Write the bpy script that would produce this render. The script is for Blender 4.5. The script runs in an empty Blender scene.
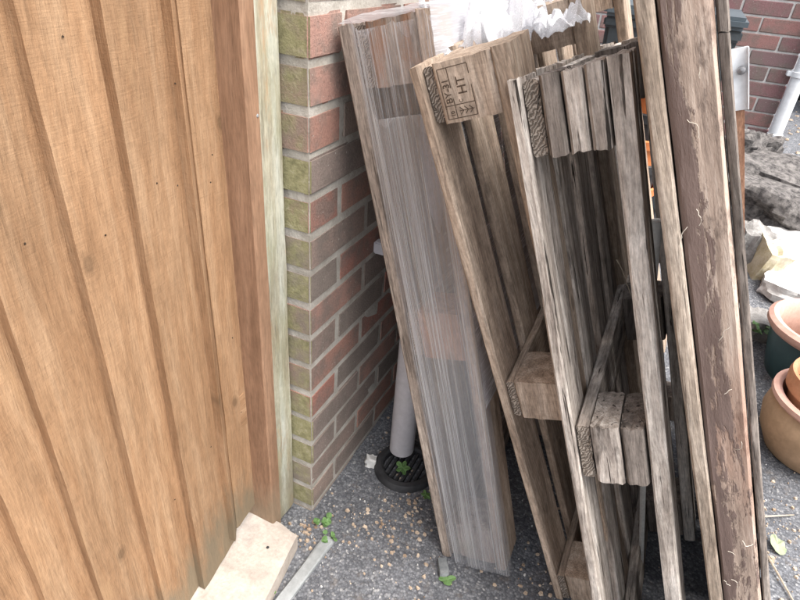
import bpy, bmesh, math, random
from mathutils import Vector, Matrix, noise as mn
random.seed(7)
scene = bpy.context.scene
C = scene.collection

# ------------------------------------------------------------------ camera
cd = bpy.data.cameras.new('camera'); cam = bpy.data.objects.new('camera', cd); C.objects.link(cam)
cd.sensor_fit = 'HORIZONTAL'; cd.sensor_width = 36.0; cd.lens = 576.63 / 800 * 36
cd.clip_start = 0.02; cd.clip_end = 500
pitch, yaw, roll = 0.556735, -0.392916, 0.0885974
fw = Vector((math.sin(yaw)*math.cos(pitch), math.cos(yaw)*math.cos(pitch), -math.sin(pitch)))
rt = Vector((math.cos(yaw), -math.sin(yaw), 0)); up = rt.cross(fw)
r_ = rt*math.cos(roll) + up*math.sin(roll); u_ = up*math.cos(roll) - rt*math.sin(roll)
M = Matrix.Identity(4)
for i in range(3): M[i][0], M[i][1], M[i][2] = r_[i], u_[i], -fw[i]
M.translation = Vector((0.52036, -0.80403, 1.23248))
cam.matrix_world = M
scene.camera = cam

# ------------------------------------------------------------------ sky, sun, exposure (overcast daylight)
SUN_EL, SUN_AZ = math.radians(62), math.radians(100)      # azimuth measured from +Y towards +X
w = bpy.data.worlds.new('World'); scene.world = w; w.use_nodes = True
wn = w.node_tree.nodes; wl = w.node_tree.links
sky = wn.new('ShaderNodeTexSky'); sky.sky_type = 'NISHITA'; sky.sun_disc = False
sky.sun_elevation = SUN_EL; sky.sun_rotation = SUN_AZ; sky.dust_density = 4.0; sky.air_density = 1.0
ov = wn.new('ShaderNodeHueSaturation'); ov.inputs['Saturation'].default_value = .3      # white overcast
wl.new(sky.outputs[0], ov.inputs['Color']); wl.new(ov.outputs[0], wn['Background'].inputs[0]); wn['Background'].inputs[1].default_value = 0.15
sd = bpy.data.lights.new('sun', 'SUN'); sd.energy = 1.35; sd.angle = math.radians(55); sd.color = (1, 0.95, 0.88)
so = bpy.data.objects.new('sun', sd); C.objects.link(so)
sdir = Vector((math.sin(SUN_AZ)*math.cos(SUN_EL), math.cos(SUN_AZ)*math.cos(SUN_EL), math.sin(SUN_EL)))
so.rotation_euler = sdir.to_track_quat('Z', 'Y').to_euler(); so.location = sdir*6
scene.view_settings.view_transform = 'Standard'; scene.view_settings.look = 'None'
scene.view_settings.exposure = 1.68; scene.view_settings.gamma = 1.0

# ------------------------------------------------------------------ helpers
def link(o, parent=None):
    C.objects.link(o)
    if parent: o.parent = parent
    return o
def tag(o, label, cat, group=None):
    o['label'] = label; o['category'] = cat
    if group: o['group'] = group
    return o
def empty(name, label, cat, loc=(0, 0, 0), group=None):
    o = bpy.data.objects.new(name, None); o.location = loc; o.empty_display_size = .05; C.objects.link(o)
    return tag(o, label, cat, group)
def mesh(name, verts, faces, smooth=None):
    me = bpy.data.meshes.new(name); me.from_pydata([tuple(v) for v in verts], [], faces); me.update()
    if smooth:
        me.shade_smooth(); me.set_sharp_from_angle(angle=math.radians(smooth))
    return me
def obj(name, me, mat, parent=None, loc=(0, 0, 0), rot=(0, 0, 0)):
    o = bpy.data.objects.new(name, me); o.location = loc; o.rotation_euler = rot
    if mat and not me.materials: me.materials.append(mat)
    return link(o, parent)
def nz(x, y=0., z=0.): return mn.noise(Vector((x, y, z)))

# ------------------------------------------------------------------ materials
class NT:
    def __init__(s, name):
        s.m = bpy.data.materials.new(name); s.m.use_nodes = True; s.n = s.m.node_tree.nodes; s.l = s.m.node_tree.links
        s.b = s.n['Principled BSDF']; s.out = s.n['Material Output']
    def node(s, t, **k):
        n = s.n.new(t)
        for a, v in k.items():
            if a.startswith('i_'):
                n.inputs[a[2:].replace('_', ' ')].default_value = v
            else: setattr(n, a, v)
        return n
    def link(s, a, b): s.l.new(a, b)
    def coords(s, scale, rnd=True, src='Object'):
        tc = s.node('ShaderNodeTexCoord'); mp = s.node('ShaderNodeMapping'); mp.inputs['Scale'].default_value = scale
        s.link(tc.outputs[src], mp.inputs['Vector'])
        if rnd:
            oi = s.node('ShaderNodeObjectInfo'); ml = s.node('ShaderNodeMath', operation='MULTIPLY'); ml.inputs[1].default_value = 57.0
            s.link(oi.outputs['Random'], ml.inputs[0]); s.link(ml.outputs[0], mp.inputs['Location'])
        return mp.outputs[0]
    def noise(s, vec, scale=1., detail=6., rough=.6, dist=0.):
        n = s.node('ShaderNodeTexNoise'); n.inputs['Scale'].default_value = scale; n.inputs['Detail'].default_value = detail
        n.inputs['Roughness'].default_value = rough; n.inputs['Distortion'].default_value = dist
        s.link(vec, n.inputs['Vector']); return n.outputs['Fac']
    def ramp(s, fac, stops, interp='LINEAR'):
        r = s.node('ShaderNodeValToRGB'); r.color_ramp.interpolation = interp
        e = r.color_ramp.elements
        while len(e) < len(stops): e.new(.5)
        for el, (p, c) in zip(e, stops):
            el.position = p; el.color = (c, c, c, 1) if isinstance(c, (int, float)) else (*c, 1)
        s.link(fac, r.inputs[0]); return r.outputs[0]
    def mix(s, fac, a, b, mode='MIX'):
        m = s.node('ShaderNodeMix', data_type='RGBA', blend_type=mode)
        for sock, v in ((0, fac), (6, a), (7, b)):
            if isinstance(v, (int, float)): m.inputs[sock].default_value = v if sock == 0 else (v, v, v, 1)
            elif isinstance(v, tuple): m.inputs[sock].default_value = (*v, 1)
            else: s.link(v, m.inputs[sock])
        return m.outputs[2]
    def math(s, op, a, b=0., clamp=False):
        m = s.node('ShaderNodeMath', operation=op, use_clamp=clamp)
        for i, v in enumerate((a, b)):
            if isinstance(v, (int, float)): m.inputs[i].default_value = v
            else: s.link(v, m.inputs[i])
        return m.outputs[0]
    def rnd(s): return s.node('ShaderNodeObjectInfo').outputs['Random']
    def bump(s, h, strength=.5, dist=.002):
        b = s.node('ShaderNodeBump'); b.inputs['Strength'].default_value = strength; b.inputs['Distance'].default_value = dist
        s.link(h, b.inputs['Height']); s.link(b.outputs[0], s.b.inputs['Normal']); return b
    def fin(s, col, rough=.8, spec=.3):
        if isinstance(col, tuple): s.b.inputs['Base Color'].default_value = (*col, 1)
        else: s.link(col, s.b.inputs['Base Color'])
        if isinstance(rough, (int, float)): s.b.inputs['Roughness'].default_value = rough
        else: s.link(rough, s.b.inputs['Roughness'])
        s.b.inputs['Specular IOR Level'].default_value = spec
        return s.m

def wood(name, dark, mid, light, crack=.5, knots=True, saw=0., algae=0., foot=0., kscale=(1, 1, .5), kth=.07, kvs=8.0, mot=.5, fin=.65, blo=.6, tintvar=.12, stain=None, stain_amt=.0, rough=.85, bump=.6):
    """grain runs along the object's own Z axis"""
    t = NT(name)
    v = t.coords((1, 1, .085)); vd = t.coords((1, 1, .35))
    warp = t.noise(vd, 9, 2)
    va = t.node('ShaderNodeVectorMath', operation='ADD'); t.link(v, va.inputs[0])
    wv = t.node('ShaderNodeCombineXYZ'); wm = t.math('MULTIPLY', warp, .03); t.link(wm, wv.inputs[0]); t.link(wm, wv.inputs[1])
    t.link(wv.outputs[0], va.inputs[1]); v = va.outputs[0]
    broad = t.noise(v, 45, 5, .6)
    col = t.ramp(broad, [(.28, dark), (.5, mid), (.72, light)])
    fine = t.noise(v, 330, 4, .7)
    col = t.mix(fin, col, t.ramp(fine, [(.33, .35), (.60, 1.18)]), 'MULTIPLY')
    mott = t.noise(t.coords((1, 1, .6)), 95, 6, .75)
    col = t.mix(mot, col, t.ramp(mott, [(.33, .55), (.62, 1.2)]), 'MULTIPLY')
    blot = t.noise(t.coords((1, 1, .4)), 11, 5, .65)
    col = t.mix(blo, col, t.ramp(blot, [(.3, .62), (.65, 1.18)]), 'MULTIPLY')
    h = t.math('ADD', t.math('MULTIPLY', fine, .6), t.math('MULTIPLY', broad, .5))
    if crack > 0:
        ck = t.noise(t.coords((1, 1, .045)), 120, 4, .6, .3)
        cm = t.ramp(ck, [(.345, 1.), (.385, 0.)])
        col = t.mix(t.math('MULTIPLY', cm, crack), col, tuple(c*.22 for c in dark))
        h = t.math('SUBTRACT', h, t.math('MULTIPLY', cm, 1.2*crack))
    if knots:
        vo = t.node('ShaderNodeTexVoronoi', voronoi_dimensions='2D'); vo.inputs['Scale'].default_value = kvs
        sp_ = t.node('ShaderNodeSeparateXYZ'); t.link(t.coords(kscale), sp_.inputs[0])
        cb = t.node('ShaderNodeCombineXYZ'); t.link(t.math('ADD', sp_.outputs[0], sp_.outputs[1]), cb.inputs[0])
        t.link(t.math('ADD', sp_.outputs[2], t.math('MULTIPLY', warp, .03)), cb.inputs[1]); t.link(cb.outputs[0], vo.inputs['Vector'])
        km = t.ramp(vo.outputs['Distance'], [(kth*.55, .8), (kth, 0.)])
        col = t.mix(km, col, tuple(c*.45 for c in mid))
        rg = t.math('SINE', t.math('MULTIPLY', vo.outputs['Distance'], 150))
        rm = t.ramp(vo.outputs['Distance'], [(kth, .4), (kth*2.6, 0.)])
        col = t.mix(t.math('MULTIPLY', rm, t.math('MULTIPLY', t.math('ADD', rg, 1.), .5)), col, tuple(c*.6 for c in mid))
    if saw > 0:
        sw = t.noise(t.coords((.12, .12, 1)), 330, 4, .65, .2)
        col = t.mix(saw, col, t.ramp(sw, [(.35, .75), (.65, 1.2)]), 'MULTIPLY')
        h = t.math('ADD', h, t.math('MULTIPLY', sw, saw*1.3))
    if stain:
        sn = t.noise(t.coords((1, 1, .25)), 14, 6, .7)
        sm = t.ramp(sn, [(.62-.3*stain_amt, 0.), (.70-.3*stain_amt, 1.)])
        col = t.mix(t.math('MULTIPLY', sm, .8), col, stain)
    if algae > 0:
        an = t.noise(t.coords((1, 1, .5)), 16, 6, .65)
        am = t.ramp(an, [(.45, 0.), (.68, 1.)])
        col = t.mix(t.math('MULTIPLY', am, algae), col, (.20, .22, .10))
    if foot > 0:      # board feet: damp green-grey staining with ragged edge, plus shade put into the colour
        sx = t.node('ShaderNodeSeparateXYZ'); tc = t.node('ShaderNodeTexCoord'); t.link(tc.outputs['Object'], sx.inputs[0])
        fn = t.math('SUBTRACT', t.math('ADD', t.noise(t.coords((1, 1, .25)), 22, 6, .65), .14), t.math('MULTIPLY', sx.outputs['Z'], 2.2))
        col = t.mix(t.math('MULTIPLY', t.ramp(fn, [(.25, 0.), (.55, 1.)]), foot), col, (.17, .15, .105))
    hs = t.node('ShaderNodeHueSaturation'); t.link(col, hs.inputs['Color'])
    t.link(t.math('ADD', t.math('MULTIPLY', t.rnd(), 2*tintvar), 1-tintvar), hs.inputs['Value'])
    t.bump(h, bump, .003)
    return t.fin(hs.outputs[0], rough, .2)

MAT = {}
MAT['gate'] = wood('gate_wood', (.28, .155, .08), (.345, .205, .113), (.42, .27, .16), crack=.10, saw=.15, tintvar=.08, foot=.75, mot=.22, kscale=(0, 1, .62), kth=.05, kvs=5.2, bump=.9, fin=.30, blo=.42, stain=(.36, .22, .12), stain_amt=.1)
MAT['gate_dark'] = wood('gate_stop_wood', (.22, .125, .075), (.29, .17, .105), (.36, .22, .14), crack=.2, knots=False, tintvar=.04, bump=.3, foot=.5, fin=.35, blo=.35, mot=.15)
MAT['post'] = wood('gate_post_wood', (.33, .28, .19), (.44, .42, .33), (.56, .57, .50), crack=.3, knots=False, algae=.3, stain=(.42, .28, .17), stain_amt=.35, foot=.6, fin=.4, mot=.3)
MAT['fresh'] = wood('pale_pallet_wood', (.27, .20, .15), (.42, .325, .25), (.57, .465, .375), crack=.2, saw=.3)
MAT['mid'] = wood('greying_pallet_wood', (.24, .17, .12), (.38, .29, .22), (.52, .43, .34), crack=.3)
MAT['grey'] = wood('weathered_grey_wood', (.19, .155, .13), (.45, .39, .34), (.68, .62, .56), crack=1., knots=False, stain=(.075, .058, .05), stain_amt=.2, bump=1.0)
MAT['greypale'] = wood('bleached_grey_wood', (.27, .225, .19), (.53, .47, .415), (.76, .71, .65), crack=.9, knots=False, stain=(.09, .07, .06), stain_amt=.1, bump=1.0)
MAT['greydark'] = wood('dark_weathered_wood', (.09, .075, .065), (.22, .185, .16), (.36, .31, .27), crack=.8, knots=False, bump=1.0)
MAT['wrapwood'] = wood('damp_pallet_wood', (.14, .11, .09), (.29, .235, .195), (.44, .37, .315), crack=.5, stain=(.30, .14, .07), stain_amt=.05)
MAT['redwood'] = wood('reddish_block_wood', (.26, .13, .08), (.40, .22, .14), (.50, .30, .20), crack=.2)
MAT['batten'] = wood('pale_grey_batten_wood', (.27, .21, .16), (.42, .34, .27), (.56, .48, .40), crack=.35, knots=False)

def endgrain():
    t = NT('rough_end_grain'); v = t.coords((1, 1, 1))
    wv = t.node('ShaderNodeTexWave'); wv.wave_type = 'BANDS'; wv.inputs['Scale'].default_value = 95; wv.inputs['Distortion'].default_value = 11
    wv.bands_direction = 'DIAGONAL'; wv.inputs['Detail'].default_value = 3; t.link(v, wv.inputs['Vector'])
    col = t.ramp(wv.outputs['Fac'], [(.1, (.13, .105, .085)), (.6, (.26, .215, .175)), (1., (.37, .315, .265))])
    col = t.mix(.6, col, t.ramp(t.noise(v, 60, 5), [(.3, .5), (.65, 1.15)]), 'MULTIPLY')
    t.bump(wv.outputs['Fac'], .8, .002); return t.fin(col, .9, .15)
MAT['endgrain'] = endgrain()

def paintflake():
    t = NT('flaking_brown_paint'); v = t.coords((1, 1, .3), rnd=False)
    n1 = t.noise(v, 13, 7, .68, .4); n2 = t.noise(t.coords((1, 1, .12), rnd=False), 90, 5, .7)
    f = t.math('ADD', t.math('MULTIPLY', n1, .8), t.math('MULTIPLY', n2, .25))
    sx = t.node('ShaderNodeSeparateXYZ'); tc = t.node('ShaderNodeTexCoord'); t.link(tc.outputs['Object'], sx.inputs[0])
    f = t.math('SUBTRACT', f, t.math('MULTIPLY', t.math('SUBTRACT', sx.outputs['X'], .024), 3.2))     # paint kept along the left arris
    mask = t.ramp(f, [(.515, 0.), (.545, 1.)])
    bare = t.ramp(t.noise(t.coords((1, 1, .06)), 120, 5, .7), [(.3, (.20, .15, .12)), (.5, (.36, .275, .22)), (.7, (.50, .41, .345))])
    bare = t.mix(t.ramp(t.noise(t.coords((1, 1, .4)), 40, 6, .7), [(.54, 0.), (.64, .6)]), bare, (.08, .058, .048))
    bare = t.mix(t.ramp(t.noise(t.coords((1, 1, .3)), 7, 4), [(.45, 0.), (.62, .55)]), bare, (.26, .13, .085))
    paint = t.mix(t.noise(v, 30, 5), (.12, .082, .068), (.19, .135, .115))
    col = t.mix(mask, bare, paint)
    t.bump(t.math('ADD', t.math('MULTIPLY', mask, .7), t.noise(t.coords((1, 1, .2)), 150, 5, .7)), .9, .0025)
    return t.fin(col, t.ramp(mask, [(0, .9), (1, .55)]), .3)
MAT['flake'] = paintflake()

def brick_mat(name, cols, moss):
    t = NT(name); v = t.coords((1, 1, 1))
    r = t.rnd()
    n = len(cols)
    base = t.ramp(r, [(i/n, c) for i, c in enumerate(cols)], 'CONSTANT')
    blot = t.noise(v, 14, 5, .6)
    col = t.mix(t.ramp(blot, [(.42, 0.), (.62, .75)]), base, (.18, .15, .13))
    fine = t.noise(v, 220, 4, .7)
    col = t.mix(.6, col, t.ramp(fine, [(.3, .6), (.7, 1.3)]), 'MULTIPLY')
    sp = t.noise(v, 130, 2, .5)
    col = t.mix(t.ramp(sp, [(.70, 0.), (.74, .7)]), col, (.45, .42, .38))
    if moss:
        g = t.node('ShaderNodeNewGeometry'); sx = t.node('ShaderNodeSeparateXYZ'); t.link(g.outputs['True Normal'], sx.inputs[0])
        mk = t.ramp(t.math('MULTIPLY', sx.outputs['Y'], -1.), [(.15, 0.), (.45, 1.)])
        px = t.node('ShaderNodeSeparateXYZ'); t.link(g.outputs['Position'], px.inputs[0])
        mk = t.math('MULTIPLY', mk, t.math('LESS_THAN', px.outputs['Y'], .03))
        mo = t.ramp(t.math('ADD', t.noise(v, 22, 6, .65), t.math('MULTIPLY', r, .30)), [(.44, 0.), (.70, .95)])
        mc = t.ramp(t.noise(v, 60, 5, .7), [(.3, (.17, .16, .085)), (.55, (.28, .26, .14)), (.75, (.39, .36, .25))])
        under = t.mix(.5, col, (.24, .21, .17))
        col = t.mix(mk, col, t.mix(mo, under, mc))
    t.bump(t.math('ADD', fine, t.math('MULTIPLY', blot, .6)), .7, .003)
    return t.fin(col, .9, .2)
MAT['brick'] = brick_mat('weathered_brick', [(.33, .185, .145), (.26, .195, .165), (.35, .205, .165), (.225, .185, .16), (.33, .16, .125), (.275, .21, .175), (.24, .19, .165)], True)
MAT['brick2'] = brick_mat('purple_red_brick', [(.27, .145, .135), (.235, .13, .13), (.30, .16, .145), (.21, .135, .135)], False)

def simple(name, c1, c2, scale=30, rough=.8, spec=.3, bump=.3, dist=.002, lo=.35, hi=.65, metal=0.):
    t = NT(name); v = t.coords((1, 1, 1)); n = t.noise(v, scale, 6, .65)
    col = t.ramp(n, [(lo, c1), (hi, c2)])
    f = t.noise(v, scale*7, 4, .7)
    col = t.mix(.4, col, t.ramp(f, [(.3, .7), (.7, 1.2)]), 'MULTIPLY')
    t.bump(t.math('ADD', n, t.math('MULTIPLY', f, .5)), bump, dist); t.b.inputs['Metallic'].default_value = metal
    return t.fin(col, rough, spec)
MAT['mortar'] = simple('mortar', (.33, .305, .265), (.47, .44, .395), 25, .95, .1, .8, .004)
MAT['mortar2'] = simple('pale_mortar', (.42, .40, .38), (.58, .56, .54), 25, .95, .1, .6, .003)
MAT['concrete'] = simple('threshold_concrete', (.35, .305, .265), (.49, .43, .375), 20, .95, .12, .9, .003)
MAT['kerb'] = simple('grey_edging', (.24, .25, .25), (.34, .35, .35), 14, .9, .2, .4)
MAT['pipe'] = simple('grey_pvc', (.47, .45, .47), (.57, .55, .56), 6, .42, .4, .08)
MAT['whitepvc'] = simple('white_pvc', (.66, .68, .70), (.78, .79, .80), 5, .35, .5, .05)
MAT['black'] = simple('black_plastic', (.018, .018, .02), (.04, .04, .042), 20, .55, .4, .2)
MAT['bin'] = simple('grey_bin_plastic', (.04, .05, .056), (.065, .078, .085), 6, .45, .4, .1)
MAT['binlid'] = simple('blue_grey_bin_lid', (.06, .08, .095), (.09, .115, .13), 6, .4, .45, .1)
MAT['terra'] = simple('terracotta', (.42, .19, .10), (.56, .29, .17), 11, .85, .2, .25)
MAT['terra_pink'] = simple('pale_terracotta', (.50, .30, .24), (.62, .40, .33), 9, .85, .2, .2)
MAT['terra_dull'] = simple('dull_terracotta', (.30, .20, .12), (.45, .30, .19), 9, .85, .2, .25)
MAT['teal'] = simple('dark_teal_glaze', (.02, .055, .06), (.035, .085, .09), 8, .3, .5, .1)
MAT['olive'] = simple('olive_pot_plastic', (.17, .18, .10), (.25, .25, .15), 9, .5, .4, .1)
MAT['soil'] = simple('soil', (.03, .022, .016), (.10, .07, .05), 60, .95, .1, 1., .01)
MAT['orange'] = simple('orange_clay', (.55, .16, .05), (.68, .24, .09), 9, .7, .3, .1)
MAT['stonewhite'] = simple('white_stone', (.50, .49, .47), (.66, .65, .62), 25, .9, .2, .5)
MAT['stonegrey'] = simple('slate_pebble', (.14, .15, .155), (.24, .25, .25), 40, .7, .3, .3)
MAT['whiteblock'] = simple('pale_concrete_block', (.52, .50, .47), (.74, .72, .69), 16, .92, .15, .9, .006)
MAT['yellowblock'] = simple('yellowish_concrete', (.48, .41, .26), (.66, .60, .48), 18, .92, .15, .9, .006)
MAT['rubble'] = simple('broken_tarmac', (.06, .055, .055), (.27, .25, .235), 38, .95, .15, 1., .012)
MAT['rubble_top'] = simple('grey_rubble', (.19, .18, .17), (.36, .345, .33), 24, .95, .15, 1., .008)
MAT['chip_tan'] = simple('tan_chips', (.26, .18, .12), (.60, .49, .38), 28, .9, .15, .3)
MAT['chip_white'] = simple('white_grit', (.45, .44, .42), (.70, .68, .65), 60, .9, .15, .3)
MAT['chip_grey'] = simple('grey_grit', (.13, .13, .14), (.30, .30, .31), 60, .9, .15, .3)
MAT['leaf'] = simple('green_leaf', (.075, .15, .045), (.13, .23, .08), 40, .6, .3, .3)
MAT['leafdry'] = simple('greyish_leaf', (.20, .24, .14), (.32, .35, .23), 40, .7, .3, .3)
MAT['twig'] = simple('dry_twig', (.26, .21, .16), (.45, .39, .31), 40, .9, .15, .3)
MAT['root'] = simple('dry_rootlets', (.42, .37, .30), (.58, .53, .46), 40, .9, .15, .3)
MAT['ink'] = simple('stamp_ink', (.055, .04, .03), (.11, .08, .06), 300, .9, .1, .05)
MAT['darkpanel'] = simple('dark_sheet_plastic', (.10, .095, .095), (.19, .18, .175), 30, .5, .4, .2)
MAT['steel'] = simple('dull_metal', (.20, .20, .21), (.33, .33, .34), 30, .45, .5, .1, metal=.7)

def asphalt():
    t = NT('asphalt'); v = t.coords((1, 1, 1), rnd=False)
    vo = t.node('ShaderNodeTexVoronoi'); vo.inputs['Scale'].default_value = 190; t.link(v, vo.inputs['Vector'])
    cell = t.node('ShaderNodeSeparateColor'); t.link(vo.outputs['Color'], cell.inputs[0])
    col = t.ramp(cell.outputs[0], [(0, (.095, .098, .108)), (.45, (.14, .144, .157)), (.78, (.18, .184, .197)), (.96, (.24, .242, .25)), (1, (.36, .355, .35))])
    edge = t.ramp(vo.outputs['Distance'], [(.25, 1.), (.75, .55)])
    col = t.mix(.8, col, edge, 'MULTIPLY')
    big = t.noise(v, 5, 6, .65)
    col = t.mix(.7, col, t.ramp(big, [(.3, .65), (.7, 1.3)]), 'MULTIPLY')
    dn = t.noise(v, 26, 6, .7)
    col = t.mix(t.ramp(dn, [(.56, 0.), (.72, .5)]), col, (.16, .125, .095))
    h = t.math('ADD', t.math('MULTIPLY', vo.outputs['Distance'], -1.), t.math('MULTIPLY', dn, .7))
    t.bump(h, .4, .0022)
    return t.fin(col, .9, .2)
MAT['asphalt'] = asphalt()

def film(name, axis_scale, base, hi, tone=(.74, .75, .80)):
    t = NT(name); v = t.coords(axis_scale, rnd=False)
    s1 = t.noise(v, 420, 4, .7); s2 = t.noise(v, 38, 3, .6)
    f = t.math('ADD', t.math('MULTIPLY', s1, .65), t.math('MULTIPLY', s2, .35))
    a = t.ramp(f, [(.38, base), (.52, base+.10), (.60, hi)])
    tr = t.node('ShaderNodeBsdfTransparent'); tr.inputs[0].default_value = (.96, .96, .98, 1)
    df = t.node('ShaderNodeBsdfDiffuse'); df.inputs[0].default_value = (*tone, 1)
    tl = t.node('ShaderNodeBsdfTranslucent'); tl.inputs[0].default_value = (*tone, 1)
    gl = t.node('ShaderNodeBsdfGlossy'); gl.inputs['Roughness'].default_value = .22
    m0 = t.node('ShaderNodeMixShader'); m0.inputs[0].default_value = .4; t.link(df.outputs[0], m0.inputs[1]); t.link(tl.outputs[0], m0.inputs[2])
    m1 = t.node('ShaderNodeMixShader'); t.link(a, m1.inputs[0]); t.link(tr.outputs[0], m1.inputs[1]); t.link(m0.outputs[0], m1.inputs[2])
    m2 = t.node('ShaderNodeMixShader'); m2.inputs[0].default_value = .10; t.link(m1.outputs[0], m2.inputs[1]); t.link(gl.outputs[0], m2.inputs[2])
    b = t.node('ShaderNodeBump'); b.inputs['Strength'].default_value = .5; b.inputs['Distance'].default_value = .002; t.link(f, b.inputs['Height'])
    t.link(b.outputs[0], gl.inputs['Normal']); t.link(b.outputs[0], df.inputs['Normal'])
    t.link(m2.outputs[0], t.out.inputs['Surface'])
    return t.m
MAT['film_v'] = film('stretch_film_lengthwise', (1, 1, .006), .05, .55, (.70, .70, .72))
MAT['film_v2'] = film('stretch_film_double', (1, 1, .005), .13, .62, (.62, .62, .62))
MAT['film_h'] = film('stretch_film_crosswise', (1, .03, 1), .4, .95, (.84, .85, .89))
MAT['film_c'] = film('crumpled_film', (1, 1, 1), .5, .95, (.85, .86, .89))

# ------------------------------------------------------------------ mesh builders
def board_mesh(name, W, T, L, jit=.0012, crev=0., sp=None, seg=None, seed=0, ch=.003, endj=.002, bow=.0, cap=None):
    """plank: width along x, thickness along y, length along z, origin at a corner; uneven faces, worn arrises, optional crevices"""
    sp = sp or max(W, T)/4
    def side(a, b):
        n = max(1, round((Vector(b)-Vector(a)).length/sp)); return [tuple(Vector(a).lerp(Vector(b), i/n)) for i in range(n)]
    P = [(ch, 0), (W-ch, 0), (W, ch), (W, T-ch), (W-ch, T), (ch, T), (0, T-ch), (0, ch)]
    ring = []
    for i in range(8):
        a, b = P[i], P[(i+1) % 8]
        ring += side(a, b) if i % 2 == 0 else [a]
    n = len(ring); seg = seg or max(2, int(L/.05)); cx, cy = W/2, T/2
    V = []; F = []
    for k in range(seg+1):
        z = L*k/seg; bo = bow*math.sin(math.pi*z/L)
        for j, (x, y) in enumerate(ring):
            d = Vector((x-cx, y-cy)); dn = d.normalized() if d.length > 0 else d
            a = jit*nz(x*30+seed*3.1, y*30+seed, z*5) + jit*.7*nz(x*90, y*90+seed*2.3, z*22)
            if crev:
                c = nz(x*170+seed*7.7, y*170, z*2.2+seed)
                a -= crev*max(0, c-.12)*2.2
                a -= crev*.6*max(0, nz(x*60+seed, y*60, z*7)-.25)
            zz = z
            if k in (0, seg): zz += endj*nz(x*120+seed*5, y*120, k*3.3)*(2 if crev else 1)
            V.append((x+dn.x*a+bo, y+dn.y*a, zz))
    for k in range(seg):
        for j in range(n):
            j2 = (j+1) % n; F.append((k*n+j, k*n+j2, (k+1)*n+j2, (k+1)*n+j))
    for k, rev in ((0, True), (seg, False)):
        c = len(V); V.append((cx+(0), cy, L*k/seg)); 
        for j in range(n):
            a, b = k*n+j, k*n+(j+1) % n; F.append((b, a, c) if rev else (a, b, c))
    me = mesh(name, V, F, 42)
    if cap:
        me.materials.append(cap[0]); me.materials.append(cap[1])
        for p in list(me.polygons)[-2*n:]: p.material_index = 1
    return me
SEED = [0]
def plank(name, mat, parent, lo, hi, axis='z', **k):
    """plank filling the box lo..hi with its grain along axis"""
    SEED[0] += 1; k.setdefault('seed', SEED[0]*1.37)
    x0, y0, z0 = lo; x1, y1, z1 = hi
    if axis == 'z':
        return obj(name, board_mesh(name, x1-x0, y1-y0, z1-z0, **k), mat, parent, (x0, y0, z0))
    if axis == 'y':
        return obj(name, board_mesh(name, x1-x0, z1-z0, y1-y0, **k), mat, parent, (x0, y0, z1), (-math.pi/2, 0, 0))
    return obj(name, board_mesh(name, z1-z0, y1-y0, x1-x0, **k), mat, parent, (x0, y0, z1), (0, math.pi/2, 0))

def rock_mesh(name, sx, sy, sz, seed, rough=.25, sub=3, facet=True):
    bm = bmesh.new(); bmesh.ops.create_cube(bm, size=2)
    bmesh.ops.subdivide_edges(bm, edges=bm.edges[:], cuts=2**sub-1, use_grid_fill=True)
    for v in bm.verts:
        p = v.co.copy()
        q = p.normalized()*1.15; p = p.lerp(q, .38)
        d = 1 + rough*nz(p.x*1.1+seed*9.1, p.y*1.1, p.z*1.1) + rough*.55*nz(p.x*2.7+seed, p.y*2.7, p.z*2.7) + rough*.3*nz(p.x*7+seed, p.y*7, p.z*7)
        v.co = Vector((p.x*sx*d, p.y*sy*d, p.z*sz*d))
    me = bpy.data.meshes.new(name); bm.to_mesh(me); bm.free()
    me.shade_smooth(); me.set_sharp_from_angle(angle=math.radians(28)); return me

def lathe_mesh(name, prof, n=48, wob=.0, seed=0):
    V = []; F = []; m = len(prof)
    for i in range(n):
        a = 2*math.pi*i/n
        for r, z in prof:
            rr = r*(1+wob*nz(math.cos(a)*2+seed, math.sin(a)*2, z*8)); V.append((rr*math.cos(a), rr*math.sin(a), z))
    for i in range(n):
        for j in range(m-1):
            i2 = (i+1) % n; F.append((i*m+j, i2*m+j, i2*m+j+1, i*m+j+1))
    return mesh(name, V, F, 40)
def tube_mesh(name, pts, rads, n=8, cap=True):
    V = []; F = []; pts = [Vector(p) for p in pts]
    for k, p in enumerate(pts):
        d = (pts[min(k+1, len(pts)-1)]-pts[max(k-1, 0)]).normalized()
        a = d.cross(Vector((0, 0, 1))); a = a if a.length > .05 else d.cross(Vector((1, 0, 0))); a.normalize(); b = d.cross(a)
        r = rads[k] if isinstance(rads, (list, tuple)) else rads
        for i in range(n):
            t = 2*math.pi*i/n; V.append(p+a*math.cos(t)*r+b*math.sin(t)*r)
    for k in range(len(pts)-1):
        for i in range(n): F.append((k*n+i, k*n+(i+1) % n, (k+1)*n+(i+1) % n, (k+1)*n+i))
    if cap: F.append(tuple(range(n))); F.append(tuple((len(pts)-1)*n+i for i in reversed(range(n))))
    return mesh(name, V, F, 60)
def box_mesh(name, lo, hi, bev=.003):
    bm = bmesh.new(); bmesh.ops.create_cube(bm, size=1)
    for v in bm.verts:
        v.co = Vector([(lo[i]+hi[i])/2+v.co[i]*(hi[i]-lo[i]) for i in range(3)])
    if bev: bmesh.ops.bevel(bm, geom=bm.edges[:], offset=bev, segments=2, affect='EDGES')
    me = bpy.data.meshes.new(name); bm.to_mesh(me); bm.free(); return me

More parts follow.
